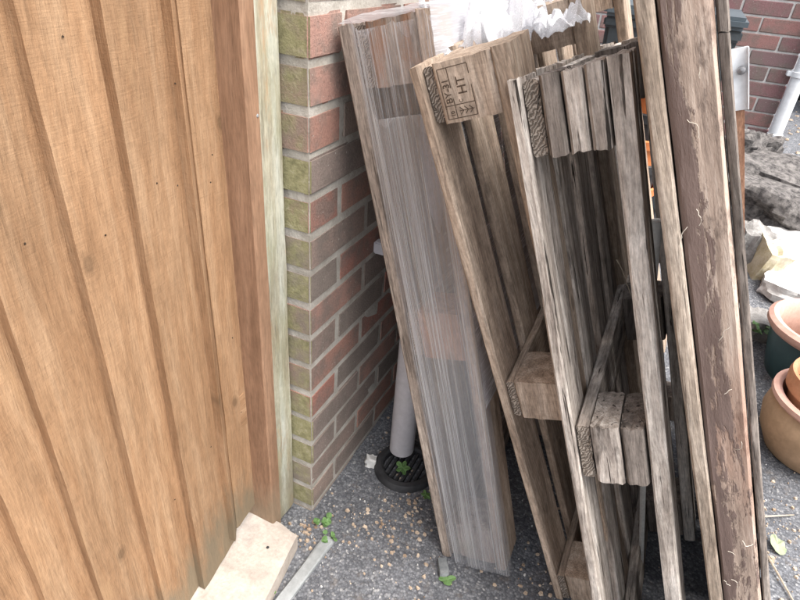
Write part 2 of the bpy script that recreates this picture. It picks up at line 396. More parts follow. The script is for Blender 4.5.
# ------------------------------------------------------------------ ground: flat by the gate, the drive rises behind
def gz(y): return 0 if y < .9 else (.2*(y-.9) if y < 3 else .42+.1*(y-3))
def ground():
    xs = [-30, -12, -5, -2, -1] + [-.6+.04*i for i in range(58)] + [1.9, 2.5, 4, 8, 16, 30]
    ys = [-30, -12, -5, -2.5, -1.4] + [-.8+.04*i for i in range(110)] + [3.8, 4.5, 6, 9, 14, 25, 45]
    V = [(x, y, gz(y)+.004*nz(x*3, y*3)+.0015*nz(x*14, y*14)) for y in ys for x in xs]
    n = len(xs); F = [(j*n+i, j*n+i+1, (j+1)*n+i+1, (j+1)*n+i) for j in range(len(ys)-1) for i in range(n-1)]
    o = obj('ground', mesh('ground', V, F, 60), MAT['asphalt']); o['kind'] = 'structure'; return o
ground()

# ------------------------------------------------------------------ brick walls
def brick_meshes(bl, bh, bd, tagname):
    out = []
    for s in range(4):
        bm = bmesh.new(); bmesh.ops.create_cube(bm, size=1)
        for v in bm.verts: v.co = Vector((v.co.x*bd, v.co.y*bl, v.co.z*bh))
        bmesh.ops.bevel(bm, geom=bm.edges[:], offset=.0035, segments=2, affect='EDGES')
        for v in bm.verts: v.co += Vector([.0018*nz(v.co.x*40+s*7, v.co.y*40, v.co.z*40+i*9) for i in range(3)])
        me = bpy.data.meshes.new(tagname); bm.to_mesh(me); bm.free(); out.append(me)
    return out
def place_brick(ms, mat, parent, loc):
    me = random.choice(ms)
    if not me.materials: me.materials.append(mat)
    o = bpy.data.objects.new('brick', me); o.location = Vector(loc)+Vector((random.uniform(-.0015, .0015), random.uniform(-.001, .001), random.uniform(-.001, .001)))
    o.rotation_euler = (random.uniform(-.006, .006), random.uniform(-.006, .006), random.uniform(-.006, .006)); o.parent = parent; C.objects.link(o)
def mortar_mesh(lo, hi, step=.02):
    """slab with a slightly lumpy skin on its +x and -y faces"""
    bm = bmesh.new(); bmesh.ops.create_cube(bm, size=1)
    for v in bm.verts: v.co = Vector([(lo[i]+hi[i])/2+v.co[i]*(hi[i]-lo[i]) for i in range(3)])
    bmesh.ops.subdivide_edges(bm, edges=bm.edges[:], cuts=40, use_grid_fill=True)
    for v in bm.verts:
        p = v.co
        p.x += .0016*nz(p.y*60, p.z*60, 3); p.y += .0016*nz(p.x*60, p.z*60, 8)
    me = bpy.data.meshes.new('mortar'); bm.to_mesh(me); bm.free(); return me

wall = empty('brick_wall', 'weathered red brick wall with mossy green end face beside the wooden gate', 'brick wall', (0, 0, 0))
WL, WC = 2.1, 27
obj('mortar', mortar_mesh((-.2, .0022, -.1), (-.0022, WL, .01+WC*.075-.005)), MAT['mortar'], wall)
st = brick_meshes(.215, .065, .1025, 'stretcher_brick')      # long side along the wall
hd = brick_meshes(.1025, .065, .215, 'header_brick')         # long side across the end face
for c in range(-1, WC):
    z = .01+.075*c+.0375
    y = 0.
    if c % 2 == 0:
        place_brick(hd, MAT['brick'], wall, (-.1075, .05125, z)); y = .1125
    while y+.215 <= WL+.01:
        place_brick(st, MAT['brick'], wall, (-.05125, y+.1075, z)); y += .225

bw = empty('brick_wall', 'purple red brick wall with pale joints far behind the rubble and white downpipe', 'brick wall', (0, 0, 0))
X1, YB = 1.045, 2.9
obj('mortar', box_mesh('mortar', (-.35, YB+.006, .2), (X1-.006, YB+.2, 1.70), 0), MAT['mortar2'], bw)
s2 = []
for s in range(3):
    for L_, key in ((.215, 'L'), (.1025, 'S')):
        bm = bmesh.new(); bmesh.ops.create_cube(bm, size=1)
        for v in bm.verts: v.co = Vector((v.co.x*L_, v.co.y*.1, v.co.z*.065))
        bmesh.ops.bevel(bm, geom=bm.edges[:], offset=.003, segments=1, affect='EDGES')
        me = bpy.data.meshes.new('face_brick'); bm.to_mesh(me); bm.free(); s2.append((key, me))
for c in range(17):
    z = .405+.075*c; x = X1
    if c % 2:
        place_brick([m for k, m in s2 if k == 'S'], MAT['brick2'], bw, (x-.05125, YB+.05, z)); x -= .1125
    while x-.215 > -.36:
        place_brick([m for k, m in s2 if k == 'L'], MAT['brick2'], bw, (x-.1075, YB+.05, z)); x -= .225

# ------------------------------------------------------------------ gate, post, threshold, edging
gate = empty('wooden_gate', 'orange brown gate of overlapping rough sawn vertical boards', 'gate', (-.1, -.4, 0))
edges = [(-.965, .07), (-.865, .06), (-.765, .07), (-.668, .065), (-.573, .07), (-.500, .06), (-.402, .055), (-.306, .056), (-.204, .088), (-.176, .09), (-.106, .0)]
def feather(y0, y1, z0, z1, seed, T0=.017, T1=.006, over=.016):
    """featheredge board: thick near edge, thin far edge tucked behind the next board"""
    W = y1-y0+over; n = 9; seg = 46; V = []; F = []
    L = z1-z0
    for k in range(seg+1):
        z = L*k/seg; wob = .0030*nz(z*2.2+seed*4.1, seed) + .0014*nz(z*11, seed*2) + .0007*nz(z*45, seed)
        row = []
        for i in range(n):
            t = i/(n-1); T = T0+(T1-T0)*t
            row.append((T + .0007*nz(t*9+seed, z*8) + .0005*nz(t*25, z*40+seed), t*W + (wob if i == 0 else wob*(1-t))))
        row[0] = (row[0][0]-.0016, row[0][1])
        pts = row + [(0, W), (0, wob)]
        zz = lambda x, y: z + (.003*nz(y*30+seed, 5) if k in (0, seg) else 0)
        V += [(x, y, zz(x, y)) for x, y in pts]
    m = n+2
    for k in range(seg):
        for i in range(m):
            i2 = (i+1) % m; F.append((k*m+i, k*m+i2, (k+1)*m+i2, (k+1)*m+i))
    F.append(tuple(reversed(range(m)))); F.append(tuple(seg*m+i for i in range(m)))
    return mesh('board', V, F, 30)
for i in range(len(edges)-1):
    (y0, z0), (y1, _) = edges[i], edges[i+1]
    narrow = (i == len(edges)-3)
    last = (i == len(edges)-2)
    me = feather(y0, y1, z0, 1.75, i*3.7, T0=.027 if not last else .013, T1=.006, over=0.0 if (last or narrow) else .016)
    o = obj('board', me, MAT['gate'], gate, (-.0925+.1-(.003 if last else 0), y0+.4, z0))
for z in (.35, 1.25):
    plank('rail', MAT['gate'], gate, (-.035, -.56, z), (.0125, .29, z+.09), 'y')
# dark nail heads on the boards
nm = lathe_mesh('nail', [(.0, .0008), (.0010, .0007), (.0014, 0)], 10)
for y, z in [(-.455, .92), (-.355, .89), (-.262, .93), (-.225, .915), (-.16, .90), (-.150, .94), (-.48, .60), (-.33, .36), (-.23, .40), (-.14, .415), (-.355, 1.12), (-.205, 1.05), (-.145, .60)]:
    obj('nail', nm, MAT['soil'], gate, (-.0685+.1-.0035-.003*((y*10) % 1), y+.4, z), (0, math.pi/2, 0))

post = empty('gate_post', 'upright gate post with brown stop strip and greenish weathered face against brick', 'post', (-.08, -.05, 0))
plank('post', MAT['post'], post, (-.05, -.022, .012), (.031, .046, 1.9), jit=.0012, seg=40, ch=.004, crev=.0008, sp=.008)
plank('stop_strip', MAT['gate_dark'], post, (-.04, -.056, .02), (.041, -.024, 1.9), jit=.0008, seg=30, ch=.003)
plank('stop_strip', MAT['gate_dark'], post, (-.05, -.046, .02), (-.005, -.057+.001, 1.9)) if False else None
obj('screw_head', lathe_mesh('screw_head', [(0, .0015), (.0022, .0012), (.003, 0)], 14), MAT['kerb'], post, (.0405, -.032, .99), (0, math.pi/2, 0))

def sill():
    V = []; F = []; nx, ny = 10, 40
    for j in range(ny+1):
        t = j/ny; y = -.105 - t*.85
        xr = .026 + .028*min(1, t*5.3) + .003*nz(y*30, 1) + .0015*nz(y*90, 4)
        xl = -.15
        for i in range(nx+1):
            s = i/nx; x = xl+(xr-xl)*s
            yy = y + (.030*(1-s) + .004*nz(x*60, 2) if j == 0 else 0)
            V.append((x, yy, .052+.0025*nz(x*25, y*25)+.001*nz(x*90, y*90) - (.005 if i == nx or j == 0 else 0)))
    n = nx+1; top = len(V)
    for v in list(V): V.append((v[0], v[1], -.02))
    for j in range(ny):
        for i in range(nx):
            F.append((j*n+i, (j+1)*n+i, (j+1)*n+i+1, j*n+i+1))
    rim = [i for i in range(n)] + [j*n+nx for j in range(1, ny+1)] + [ny*n+i for i in range(nx-1, -1, -1)] + [j*n for j in range(ny-1, 0, -1)]
    for a, b in zip(rim, rim[1:]+rim[:1]): F.append((a, b, b+top, a+top))
    return mesh('concrete_threshold', V, F, 50)
s = tag(obj('concrete_threshold', sill(), MAT['concrete']), 'pinkish cracked concrete step slab under the gate boards', 'step')
# crack across the slab
#cp = [(-.06+.012*i, -.195+.006*math.sin(i*1.3)-.003*i, .0535) for i in range(9)]
#ck = obj('crack', tube_mesh('crack', cp, .0005, 5), MAT['soil'], s)
obj('bolt_hole', lathe_mesh('bolt_hole', [(0, .0006), (.003, .0004), (.0035, 0)], 12), MAT['black'], s, (-.012, -.165, .0545))
plank_k = plank('concrete_edging', MAT['kerb'], None, (0, 0, 0), (.028, .7, .02), 'y', jit=.0015, ch=.003, seg=24)
plank_k.location = (.031, -.75, .0125); plank_k.rotation_euler = (-math.pi/2, 0, -.05)
tag(plank_k, 'narrow grey concrete edging strip set in the tarmac beside the step', 'edging')

# ------------------------------------------------------------------ downpipe and gully by the wall
dp = empty('downpipe', 'grey plastic downpipe standing against the brick wall behind wrapped pallet', 'pipe', (.118, .275, 0))
obj('pipe', lathe_mesh('pipe', [(.031, .03), (.034, .03), (.034, 1.0), (.034, 1.9), (.031, 1.9)], 40), MAT['pipe'], dp)
obj('collar', lathe_mesh('collar', [(.0345, .60), (.040, .602), (.040, .66), (.0345, .665)], 40), MAT['pipe'], dp)
obj('bracket', box_mesh('bracket', (-.118, -.012, .615), (-.03, .012, .645), .003), MAT['pipe'], dp)
gu = empty('drain_gully', 'round black plastic drain gully at the foot of the grey pipe', 'drain', (.147, .238, .002))
obj('rim', lathe_mesh('rim', [(.058, .0), (.060, .014), (.066, .019), (.078, .017), (.084, .006), (.085, -.01)], 48), MAT['black'], gu)
obj('well', lathe_mesh('well', [(.0, -.004), (.058, -.003), (.059, .008)], 40), MAT['black'], gu)
for i in range(7):
    x = -.045+.015*i; h = math.sqrt(.058**2-x*x)
    obj('slat', box_mesh('slat', (x-.003, -h, .001), (x+.003, h, .013), .001), MAT['black'], gu)

# ------------------------------------------------------------------ pallets standing on end
def frame(name, B, T, label, yawx=0.):
    B = Vector(B); U = (Vector(T)-B).normalized(); X = Vector((math.cos(yawx), math.sin(yawx), 0))
    W = (X-U*X.dot(U)).normalized(); D = U.cross(W)
    m = Matrix.Identity(4)
    for i in range(3): m[i][0], m[i][1], m[i][2] = W[i], D[i], U[i]
    m.translation = B
    o = empty(name, label, 'pallet', group=None); o.matrix_world = m; return o

def pallet(root, Lg, w, depth, blocks_u, bh, mats, deck, skids, crev=0., jit=.0012, skip_block=()):
    """local x across the thickness, y into the depth, z up. w = (deck, stringer, block, skid) thicknesses"""
    a, b, c, e = w; mD, mS, mB, mK = mats; x1, x2, x3, x4 = a, a+b, a+b+c, a+b+c+e
    for i, (d0, d1) in enumerate(deck):
        near = i == 0
        plank('deck_board', mD, root, (0, d0, 0), (x1-.001, d1, Lg+(0.004*nz(i*3.3))), 'z', crev=crev if near else crev*.6, jit=jit, sp=.006 if (crev and near) else .012, seg=40 if near else 22, bow=.003*nz(i*7.7+a*100))
    for i, (d0, d1) in enumerate(skids):
        near = i == 0
        plank('skid_board', mK, root, (x3+.0015, d0, 0), (x4, d1, Lg+.006*nz(i*5.1+3)), 'z', crev=crev if near else crev*.6, jit=jit, sp=.006 if (crev and near) else .012, seg=40 if near else 22)
    for k, u in enumerate(blocks_u):
        plank('stringer_board', mS, root, (x1+.0008, .002+.004*k, u+.002), (x2-.0008, depth, u+bh-.002), 'y', crev=crev*.8, jit=jit, sp=.008, seg=36, cap=(mS, MAT['endgrain']))
        for q, (d0, d1) in enumerate(skids):
            if (k, q) in skip_block: continue
            plank('block', mB, root, (x2+.001, d0+.003, u), (x3-.0005, d1, u+bh), 'z', crev=crev*.5, jit=jit, sp=.010, seg=6, endj=.002)

deckset = [(0, .098), (.14, .238), (.30, .41), (.46, .57), (.62, .73), (.80, .90), (.94, 1.04)]
skidset = [(0, .095), (.47, .57), (.945, 1.04)]

# wrapped pallet
P1 = frame('wooden_pallet', (.336, .041, .0), (.012, .065, 1.106), 'dark damp pallet wrapped in clear stretch film, leaning on the brick wall')
L1 = 1.155
pallet(P1, L1, (.024, .022, .088, .022), 1.04, (.012, .55, L1-.1), .098, (MAT['wrapwood'], MAT['wrapwood'], MAT['wrapwood'], MAT['mid']), deckset, skidset, crev=.0012, skip_block=((1, 0),))
plank('block', MAT['redwood'], P1, (.047, .003, .55), (.133, .095, .648), 'z', jit=.0015)
def wrap_front(U1=1.167, off=0., sd=0.):
    V = []; F = []; nw, nu = 90, 60
    # profile across: round the left arris, over the front, round the right arris, along the right side a little
    for k in range(nu+1):
        u = -.004+U1*k/nu
        for i in range(nw+1):
            s = i/nw
            if s < .80: x, y = .026+sd*.6+s/.80*(.135-sd*.6), -.005-off
            else: x, y = .161+off, -.006-off+(s-.80)/.2*.03
            if k == nu: u -= .010*nz(s*7, sd, 3)+.004*nz(s*25, sd)
            rip = .0009*nz(s*60+sd*900, u*.9, 1)+.0006*nz(s*110, u*1.2, 5)+.002*nz(s*4, u*3, 9)
            sag = -.004*math.sin(math.pi*min(1, max(0, (s-.08)/.72)))*0
            if s < .80: V.append((x, y-rip+sag, u))
            else: V.append((x+rip, y, u))
    n = nw+1
    for k in range(nu):
        for i in range(nw): F.append((k*n+i, k*n+i+1, (k+1)*n+i+1, (k+1)*n+i))
    me = mesh('stretch_film', V, F, 80); return me
obj('stretch_film', wrap_front(), MAT['film_v'], P1)
obj('stretch_film', wrap_front(1.03, .0045, .02), MAT['film_v2'], P1)
def wrap_side():
    V = []; F = []; ny, nu = 70, 60
    for k in range(nu+1):
        u = .45+(L1+.01-.45)*k/nu
        for i in range(ny+1):
            y = -.008+1.05*i/ny
            V.append((.166+.003*nz(u*30, y*1.5, 2)+.002*nz(u*90, y*3, 7)+.006*nz(u*4, y*4, 3), y, u))
    n = ny+1
    for k in range(nu):
        for i in range(ny): F.append((k*n+i, k*n+i+1, (k+1)*n+i+1, (k+1)*n+i))
    return mesh('stretch_film', V, F, 80)
obj('stretch_film', wrap_side(), MAT['film_h'], P1)
def wrap_top():
    V = []; F = []; ny, nx = 60, 20
    for j in range(ny+1):
        y = -.006+1.05*j/ny
        for i in range(nx+1):
            x = .006+.16*i/nx
            V.append((x, y, L1+.010+.003*nz(x*40, y*9, 1)+.004*nz(x*12, y*5, 6)-.006*(abs(i/nx-.5)*2)**4))
    n = nx+1
    for j in range(ny):
        for i in range(nx): F.append((j*n+i, j*n+i+1, (j+1)*n+i+1, (j+1)*n+i))
    return mesh('stretch_film', V, F, 80)
obj('stretch_film', wrap_top(), MAT['film_h'], P1)

# stamped pale pallet
P2 = frame('wooden_pallet', (.605, .062, 0), (.181, -.03, 1.080), 'pale brown pallet with HT stamp on its top block, second from the brick wall')
L2 = 1.165
pallet(P2, L2, (.017, .016, .086, .028), 1.04, (.006, .536, L2-.084), .082, (MAT['fresh'], MAT['fresh'], MAT['fresh'], MAT['mid']), deckset, skidset, crev=0., jit=.0012)

# weathered grey pallet
P3 = frame('wooden_pallet', (.75, -.116, 0), (.327, -.06, 1.093), 'weathered grey pallet with split blocks, between the pale pallet and brown beam')
L3 = 1.172
pallet(P3, L3, (.018, .021, .080, .026), 1.04, (.01, .560, L3-.102), .1, (MAT['grey'], MAT['grey'], MAT['greydark'], MAT['greypale']), deckset, skidset, crev=.0028, jit=.002, skip_block=((2, 0), (1, 0)))
def split_block(root, u0, u1, cuts, d1, mats):
    for i in range(len(cuts)-1):
        plank('block', mats[i % len(mats)], root, (cuts[i]+.0012, -.001+.004*abs(nz(i*3.7)), u0+.003*nz(i*2.2, 4)), (cuts[i+1]-.0012, d1, u1+.003*nz(i*1.7)), 'z', crev=.0012, jit=.0014, sp=.005, seg=10, endj=.002, ch=.004)
split_block(P3, L3-.102, L3-.002, [.040, .066, .093, .118], .10, [MAT['greydark'], MAT['grey'], MAT['grey']])
split_block(P3, .557, .660, [.040, .083, .118], .10, [MAT['grey'], MAT['greydark']])

# HT stamp burnt on the top block of the pale pallet
def stamp():
    u0 = L2-.084; x0 = .035; yf = .0012
    st = obj('stamp', mesh('stamp', [], []), MAT['ink'], P2)
    V = []; F = []
    def bar(a, b, t=.0011):
        a = Vector(a); b = Vector(b); d = (b-a).normalized(); n = Vector((-d.y, d.x))*t/2; k = len(V)
        for p in (a-n, b-n, b+n, a+n): V.append((p.x, 0, p.y))
        for p in (a-n, b-n, b+n, a+n): V.append((p.x, .0008, p.y))
        F.extend([(k, k+1, k+2, k+3), (k+7, k+6, k+5, k+4), (k, k+4, k+5, k+1), (k+1, k+5, k+6, k+2), (k+2, k+6, k+7, k+3), (k+3, k+7, k+4, k)])
    xa, xb, xc, ua, ub, uc = .007, .021, .051, .006, .024, .074
    for a, b in [((xa, ua), (xc, ua)), ((xa, uc), (xc, uc)), ((xa, ua), (xa, uc)), ((xc, ua), (xc, uc)), ((xb, ua), (xb, uc)), ((xa, ub), (xc, ub))]: 
        L = (Vector(b)-Vector(a)); m = 5
        for i in range(m):
            if random.random() < .86: bar(Vector(a)+L*(i/m), Vector(a)+L*((i+.97)/m))
    # wheat-ear mark
    for q in range(3):
        xq = .027+.007*q; bar((xq, .010), (xq+.005, .015)); bar((xq, .020), (xq+.005, .015))
    bar((.026, .015), (.048, .015), .0009)
    st.data.from_pydata(V, [], F); st.data.update(); st.location = (x0, -.0012+yf-.0014, u0)
    for txt, x, u, size in (('BY-31', .0195, .027, .0135), ('HT', .043, .036, .018), ('C', .034, .0255, .007), ('10', .0185, .009, .008)):
        cu = bpy.data.curves.new('lettering', 'FONT'); cu.body = txt; cu.size = size; cu.extrude = .0003; cu.offset = .00015
        tmp = bpy.data.objects.new('tmp', cu); C.objects.link(tmp)
        dg = bpy.context.evaluated_depsgraph_get(); me = bpy.data.meshes.new_from_object(tmp.evaluated_get(dg)); me.name = 'lettering'
        bpy.data.objects.remove(tmp); me.materials.clear()
        o = obj('lettering', me, MAT['ink'], st)
        # text x runs up the block (local z), text y points to -x, face towards the viewer (-y)
        m = Matrix(((0, -1, 0, x), (0, 0, -1, 0), (1, 0, 0, u), (0, 0, 0, 1))); o.matrix_local = m
stamp()

# ------------------------------------------------------------------ leaning timbers on the right
P4 = frame('wooden_pallet', (.963, -.10, 0), (.456, -.10, 1.198), 'tall pallet with flaking dark brown paint on its edge beam, rightmost of the pallets')
plank('deck_board', MAT['batten'], P4, (0, 0, -.005), (.0195, .075, 1.52), jit=.0015, crev=.001, sp=.005, seg=60, ch=.003)['label'] = 'pale grey batten edge'
beam = plank('stringer', MAT['flake'], P4, (.0210, .002, -.015), (.0715, .10, 1.51), jit=.0022, crev=.0016, sp=.005, seg=70, ch=.004); beam['label'] = 'beam with flaking dark brown paint and dried roots'
plank('deck_board', MAT['greydark'], P4, (.0735, .010, -.025), (.0835, .115, 1.245), jit=.0018, crev=.0016, sp=.006, seg=50, ch=.002)
plank('deck_board', MAT['greydark'], P4, (.0735, .008, 1.248), (.0845, .115, 1.51), jit=.0018, crev=.0016, sp=.006, seg=16, ch=.002)
for d in (.42, .80): plank('stringer', MAT['greydark'], P4, (.0245, d, -.02), (.0715, d+.09, 1.45), seg=16)
for i in range(7):
    d = .105+.115*i
    plank('deck_board', MAT['greydark'], P4, (0, d, 0), (.0215, d+.098, 1.42), seg=14)
    plank('deck_board', MAT['greydark'], P4, (.0735, d+.025, -.03), (.0845, d+.118, 1.40), seg=14)

# dried rootlets stuck to the beam
def rootlets():
    V = []; F = []
    for i in range(40):
        lo = random.random()
        z = random.choice([random.uniform(.05, .45), random.uniform(.05, .3), random.uniform(.3, 1.3)])
        p = Vector((random.uniform(.006, .046), -.003, z)); d = Vector((random.uniform(-1, 1), -.15, random.uniform(-1, 1))).normalized()
        pts = []
        for k in range(random.randint(4, 8)):
            pts.append(p.copy()); d = (d+Vector((random.uniform(-1, 1), random.uniform(-.3, .3), random.uniform(-1, 1)))*.55).normalized(); p = p+d*.0038; p.y = min(-.001, max(-.012, p.y))
        me = tube_mesh('t', pts, [.00045]*len(pts), 4); k0 = len(V)
        V += [v.co.copy() for v in me.vertices]; F += [tuple(k0+j for j in f.vertices) for f in me.polygons]; bpy.data.meshes.remove(me)
    o = obj('rootlets', mesh('rootlets', V, F), MAT['root'], beam); o['kind'] = 'stuff'
rootlets()

# thin ridged sheet beside the wrapped pallet
bpy.context.view_layer.update()
sh = frame('ridged_sheet', (.300, .11, 0), (.0, .13, 1.04), 'thin dark plastic sheet with serrated edge leaning left of the wrapped pallet'); sh['category'] = 'sheet'
V = []; F = []
nu = 90
for k in range(nu+1):
    u = .5*k/nu; r = .0022*(k % 2)
    for x, y in ((0+r, 0), (.011-r*.3, 0), (.011, .30), (0, .30)): V.append((x, y, u))
for k in range(nu):
    for i in range(4): i2 = (i+1) % 4; F.append((k*4+i, k*4+i2, (k+1)*4+i2, (k+1)*4+i))
F += [(3, 2, 1, 0), tuple(nu*4+i for i in range(4))]
obj('sheet', mesh('sheet', V, F), MAT['darkpanel'], sh)
obj('edge_strip', box_mesh('edge_strip', (.012, -.003, 0), (.017, .02, .498), .001), MAT['steel'], sh)

# ------------------------------------------------------------------ things lying on the pallets
def crumple(name, size, seed, label, loc, rot):
    n = 22; V = []; F = []
    for j in range(n+1):
        for i in range(n+1):
            x = (i/n-.5)*size[0]; y = (j/n-.5)*size[1]
            h = size[2]*(abs(nz(x*18+seed, y*18, seed))*1.6+abs(nz(x*45, y*45+seed, 2))*.9)
            V.append((x+.02*nz(y*20, seed, x*9), y+.02*nz(x*20, seed+4, y*9), h))
    for j in range(n):
        for i in range(n): F.append((j*(n+1)+i, j*(n+1)+i+1, (j+1)*(n+1)+i+1, (j+1)*(n+1)+i))
    o = obj(name, mesh(name, V, F, 35), MAT['film_c'], None, loc, rot); return tag(o, label, 'plastic film')
crumple('crumpled_film', (.15, .34, .085), 3, 'crumpled white plastic film heaped behind the stamped pallet block', (.205, .27, 1.075), (0, -.35, 0))
crumple('crumpled_film', (.13, .34, .07), 8, 'bright bunched film between the wrapped pallet and pale pallet farther back', (.19, .60, 1.115), (.1, -.3, .2))
crumple('crumpled_film', (.09, .22, .05), 14, 'small scrap of crumpled film on the stringer of the pale pallet', (.285, .36, 1.10), (.1, -.35, -.2))

def twig(name, pts, r, label, mat='twig', cat='twig'):
    o = obj(name, tube_mesh(name, pts, [r*(1-.5*i/(len(pts)-1)) for i in range(len(pts))], 6), MAT[mat]); return tag(o, label, cat)
twig('twig', [(1.035, .532, .012), (1.075, .556, .012), (1.135, .598, .006)], .0032, 'short straight dry stick lying on the tarmac right of the beam')
twig('twig', [(1.028, .470, .004), (1.06, .41, .010), (1.115, .295, .005)], .0042, 'long pale split stick on the tarmac at the bottom right corner')
twig('twig', [(.514, .20, .778), (.528, .20, .762), (.545, .20, .735), (.568, .20, .700)], .0016, 'thin dry twig caught on the middle stringer of the grey pallet')
twig('white_dowel', [(.557, .20, .866), (.561, .20, .85), (.590, .20, .718), (.68, .21, .36), (.765, .22, .04)], .0115, 'pale round ended stick standing between grey pallet and brown beam', 'stonewhite', 'stick')

# ------------------------------------------------------------------ background: bin, wall pipe, pots, rubble
def wheelie_bin(loc, W, D, H, label, body='bin', lid='binlid'):
    b = empty('wheelie_bin', label, 'bin', loc)
    V = [(-W*.42, 0.03, .05), (W*.42, .03, .05), (W*.42, D*.8, .05), (-W*.42, D*.8, .05), (-W*.5, 0, H*.93), (W*.5, 0, H*.93), (W*.5, D, H*.93), (-W*.5, D, H*.93)]
    bm = bmesh.new(); vs = [bm.verts.new(v) for v in V]
    for f in ((3, 2, 1, 0), (4, 5, 6, 7), (0, 1, 5, 4), (1, 2, 6, 5), (2, 3, 7, 6), (3, 0, 4, 7)): bm.faces.new([vs[i] for i in f])
    bmesh.ops.bevel(bm, geom=bm.edges[:], offset=.018, segments=3, affect='EDGES'); me = bpy.data.meshes.new('body'); bm.to_mesh(me); bm.free()
    obj('body', me, MAT[body], b)
    obj('rim', box_mesh('rim', (-W*.515, -.012, H*.90), (W*.515, D+.01, H*.945), .008), MAT[body], b)
    obj('lid', box_mesh('lid', (-W*.53, -.03, H*.947), (W*.53, D+.02, H*1.0), .014), MAT[lid], b)
    obj('handle', tube_mesh('handle', [(-W*.4, D+.045, H*.96), (W*.4, D+.045, H*.96)], .014, 12), MAT[body], b)
    for sx in (-1, 1):
        obj('wheel', lathe_mesh('wheel', [(.0, -.022), (.075, -.022), (.09, -.014), (.09, .014), (.075, .022), (0, .022)], 28), MAT['black'], b, (sx*W*.47, D*.82, .09), (0, math.pi/2, 0))
    return b
wheelie_bin((.44, 1.92, gz(1.95)), .50, .52, .872, 'grey wheelie bin with blue grey lid standing behind the pallets')
wheelie_bin((1.53, 3.62, gz(3.6)), .52, .55, .95, 'dark bin shape added for the shadow behind the white downpipe', 'bin', 'bin')  # added dark shape that stands in for the shaded recess behind the pipe

pp = empty('downpipe', 'white plastic downpipe at the corner of the far brick wall', 'pipe', (1.075, 2.86, gz(2.86)))
obj('pipe', lathe_mesh('pipe', [(.029, .0), (.033, .0), (.033, .8), (.033, 1.5)], 28), MAT['whitepvc'], pp)
obj('collar', lathe_mesh('collar', [(.034, .06), (.039, .062), (.039, .115), (.034, .118)], 28), MAT['whitepvc'], pp)
obj('bracket', lathe_mesh('bracket', [(.034, .40), (.041, .402), (.041, .425), (.034, .427)], 28), MAT['whitepvc'], pp)
obj('fixing', box_mesh('fixing', (-.06, -.012, .402), (-.03, .03, .425), .003), MAT['whitepvc'], pp)

wp = empty('white_channel', 'short white plastic channel with a dark knob on a brown stake behind the thin plank', 'channel', (.995, 1.5, gz(1.5))); wp.rotation_euler = (0, -.342, 0)
obj('stake', box_mesh('stake', (-.014, .006, .0), (.014, .03, .90), .002), MAT['redwood'], wp)
obj('channel', box_mesh('channel', (-.024, 0, .755), (.024, .004, .955), .001), MAT['whitepvc'], wp)
for sx in (-1, 1): obj('flange', box_mesh('flange', (sx*.024-.002, -.018, .757), (sx*.024+.002, .0035, .953), .001), MAT['whitepvc'], wp)
obj('knob', lathe_mesh('knob', [(0, .022), (.010, .020), (.014, .012), (.013, .0), (.006, -.004)], 20), MAT['steel'], wp, (.004, -.004, .885), (math.pi/2, 0, 0))

def pot(loc, prof, mat, label, name='flower_pot', rim=None, rimmat=None, soilz=None, soilr=None, wob=.004):
    o = empty(name, label, 'plant pot', loc)
    obj('body', lathe_mesh('body', prof, 64, wob, loc[0]*9), MAT[mat], o)
    if rim: obj('rim', lathe_mesh('rim', rim, 64, wob, loc[0]*9), MAT[rimmat or mat], o)
    if soilz is not None:
        V = [(0, 0, soilz)]; F = []; n = 28
        for rr in (.33, .66, 1.):
            for i in range(n):
                a = 2*math.pi*i/n; x, y = soilr*rr*math.cos(a), soilr*rr*math.sin(a); V.append((x, y, soilz+.014*nz(x*40, y*40, loc[1])))
        for i in range(n):
            i2 = (i+1) % n; F.append((0, 1+i, 1+i2))
            for k in range(2): F.append((1+k*n+i, 1+(k+1)*n+i, 1+(k+1)*n+i2, 1+k*n+i2))
        obj('soil', mesh('soil', V, F), MAT['soil'], o)
    return o
pot((1.195, .885, 0), [(.0, .003), (.108, .003), (.118, .012), (.150, .07), (.163, .125), (.158, .165), (.145, .185), (.150, .188)], 'terra_dull', 'wide bellied dull terracotta pot holding a smaller pot, front of the pots',
    rim=[(.140, .182), (.156, .184), (.163, .193), (.162, .206), (.150, .210), (.138, .204), (.130, .15), (.12, .05), (0, .04)], rimmat='terra_pink')
pot((1.195, .90, .085), [(0, .0), (.090, .0), (.100, .03), (.122, .13)], 'terra', 'orange terracotta pot with dead plant stems, nested in the bellied pot',
    rim=[(.122, .128), (.133, .131), (.137, .165), (.133, .182), (.124, .183), (.119, .17), (.112, .10)], soilz=.125, soilr=.118)
pot((1.215, 1.235, gz(1.235)-.02), [(0, .0), (.125, .0), (.135, .02), (.160, .12), (.168, .185)], 'teal', 'large dark teal pot with a pale pink rim behind the orange pots',
    rim=[(.168, .178), (.180, .183), (.190, .196), (.190, .212), (.178, .222), (.160, .218), (.150, .20), (.140, .08), (0, .07)], rimmat='terra_pink')
pot((1.235, 1.225, gz(1.235)+.055), [(0, .0), (.070, .0), (.098, .145), (.106, .148), (.108, .166), (.100, .168), (.096, .15), (.085, .06)], 'olive', 'small olive plastic pot standing inside the pink rimmed pot', soilz=.09, soilr=.092)
# dead stems in the nested pot
dead = empty('dead_plant', 'dry brown curled plant remains in the orange pot', 'plant', (1.18, .89, .205))
for i in range(9):
    a = random.uniform(0, 6.28); p = Vector((.03*math.cos(a), .03*math.sin(a), 0)); d = Vector((math.cos(a)*.6, math.sin(a)*.6, 1)).normalized(); pts = []
    for k in range(6):
        pts.append(p.copy()); d = (d+Vector([random.uniform(-.7, .7) for _ in range(3)])).normalized(); p = p+d*.014
    obj('stem', tube_mesh('stem', pts, .003, 5), MAT['twig'], dead)

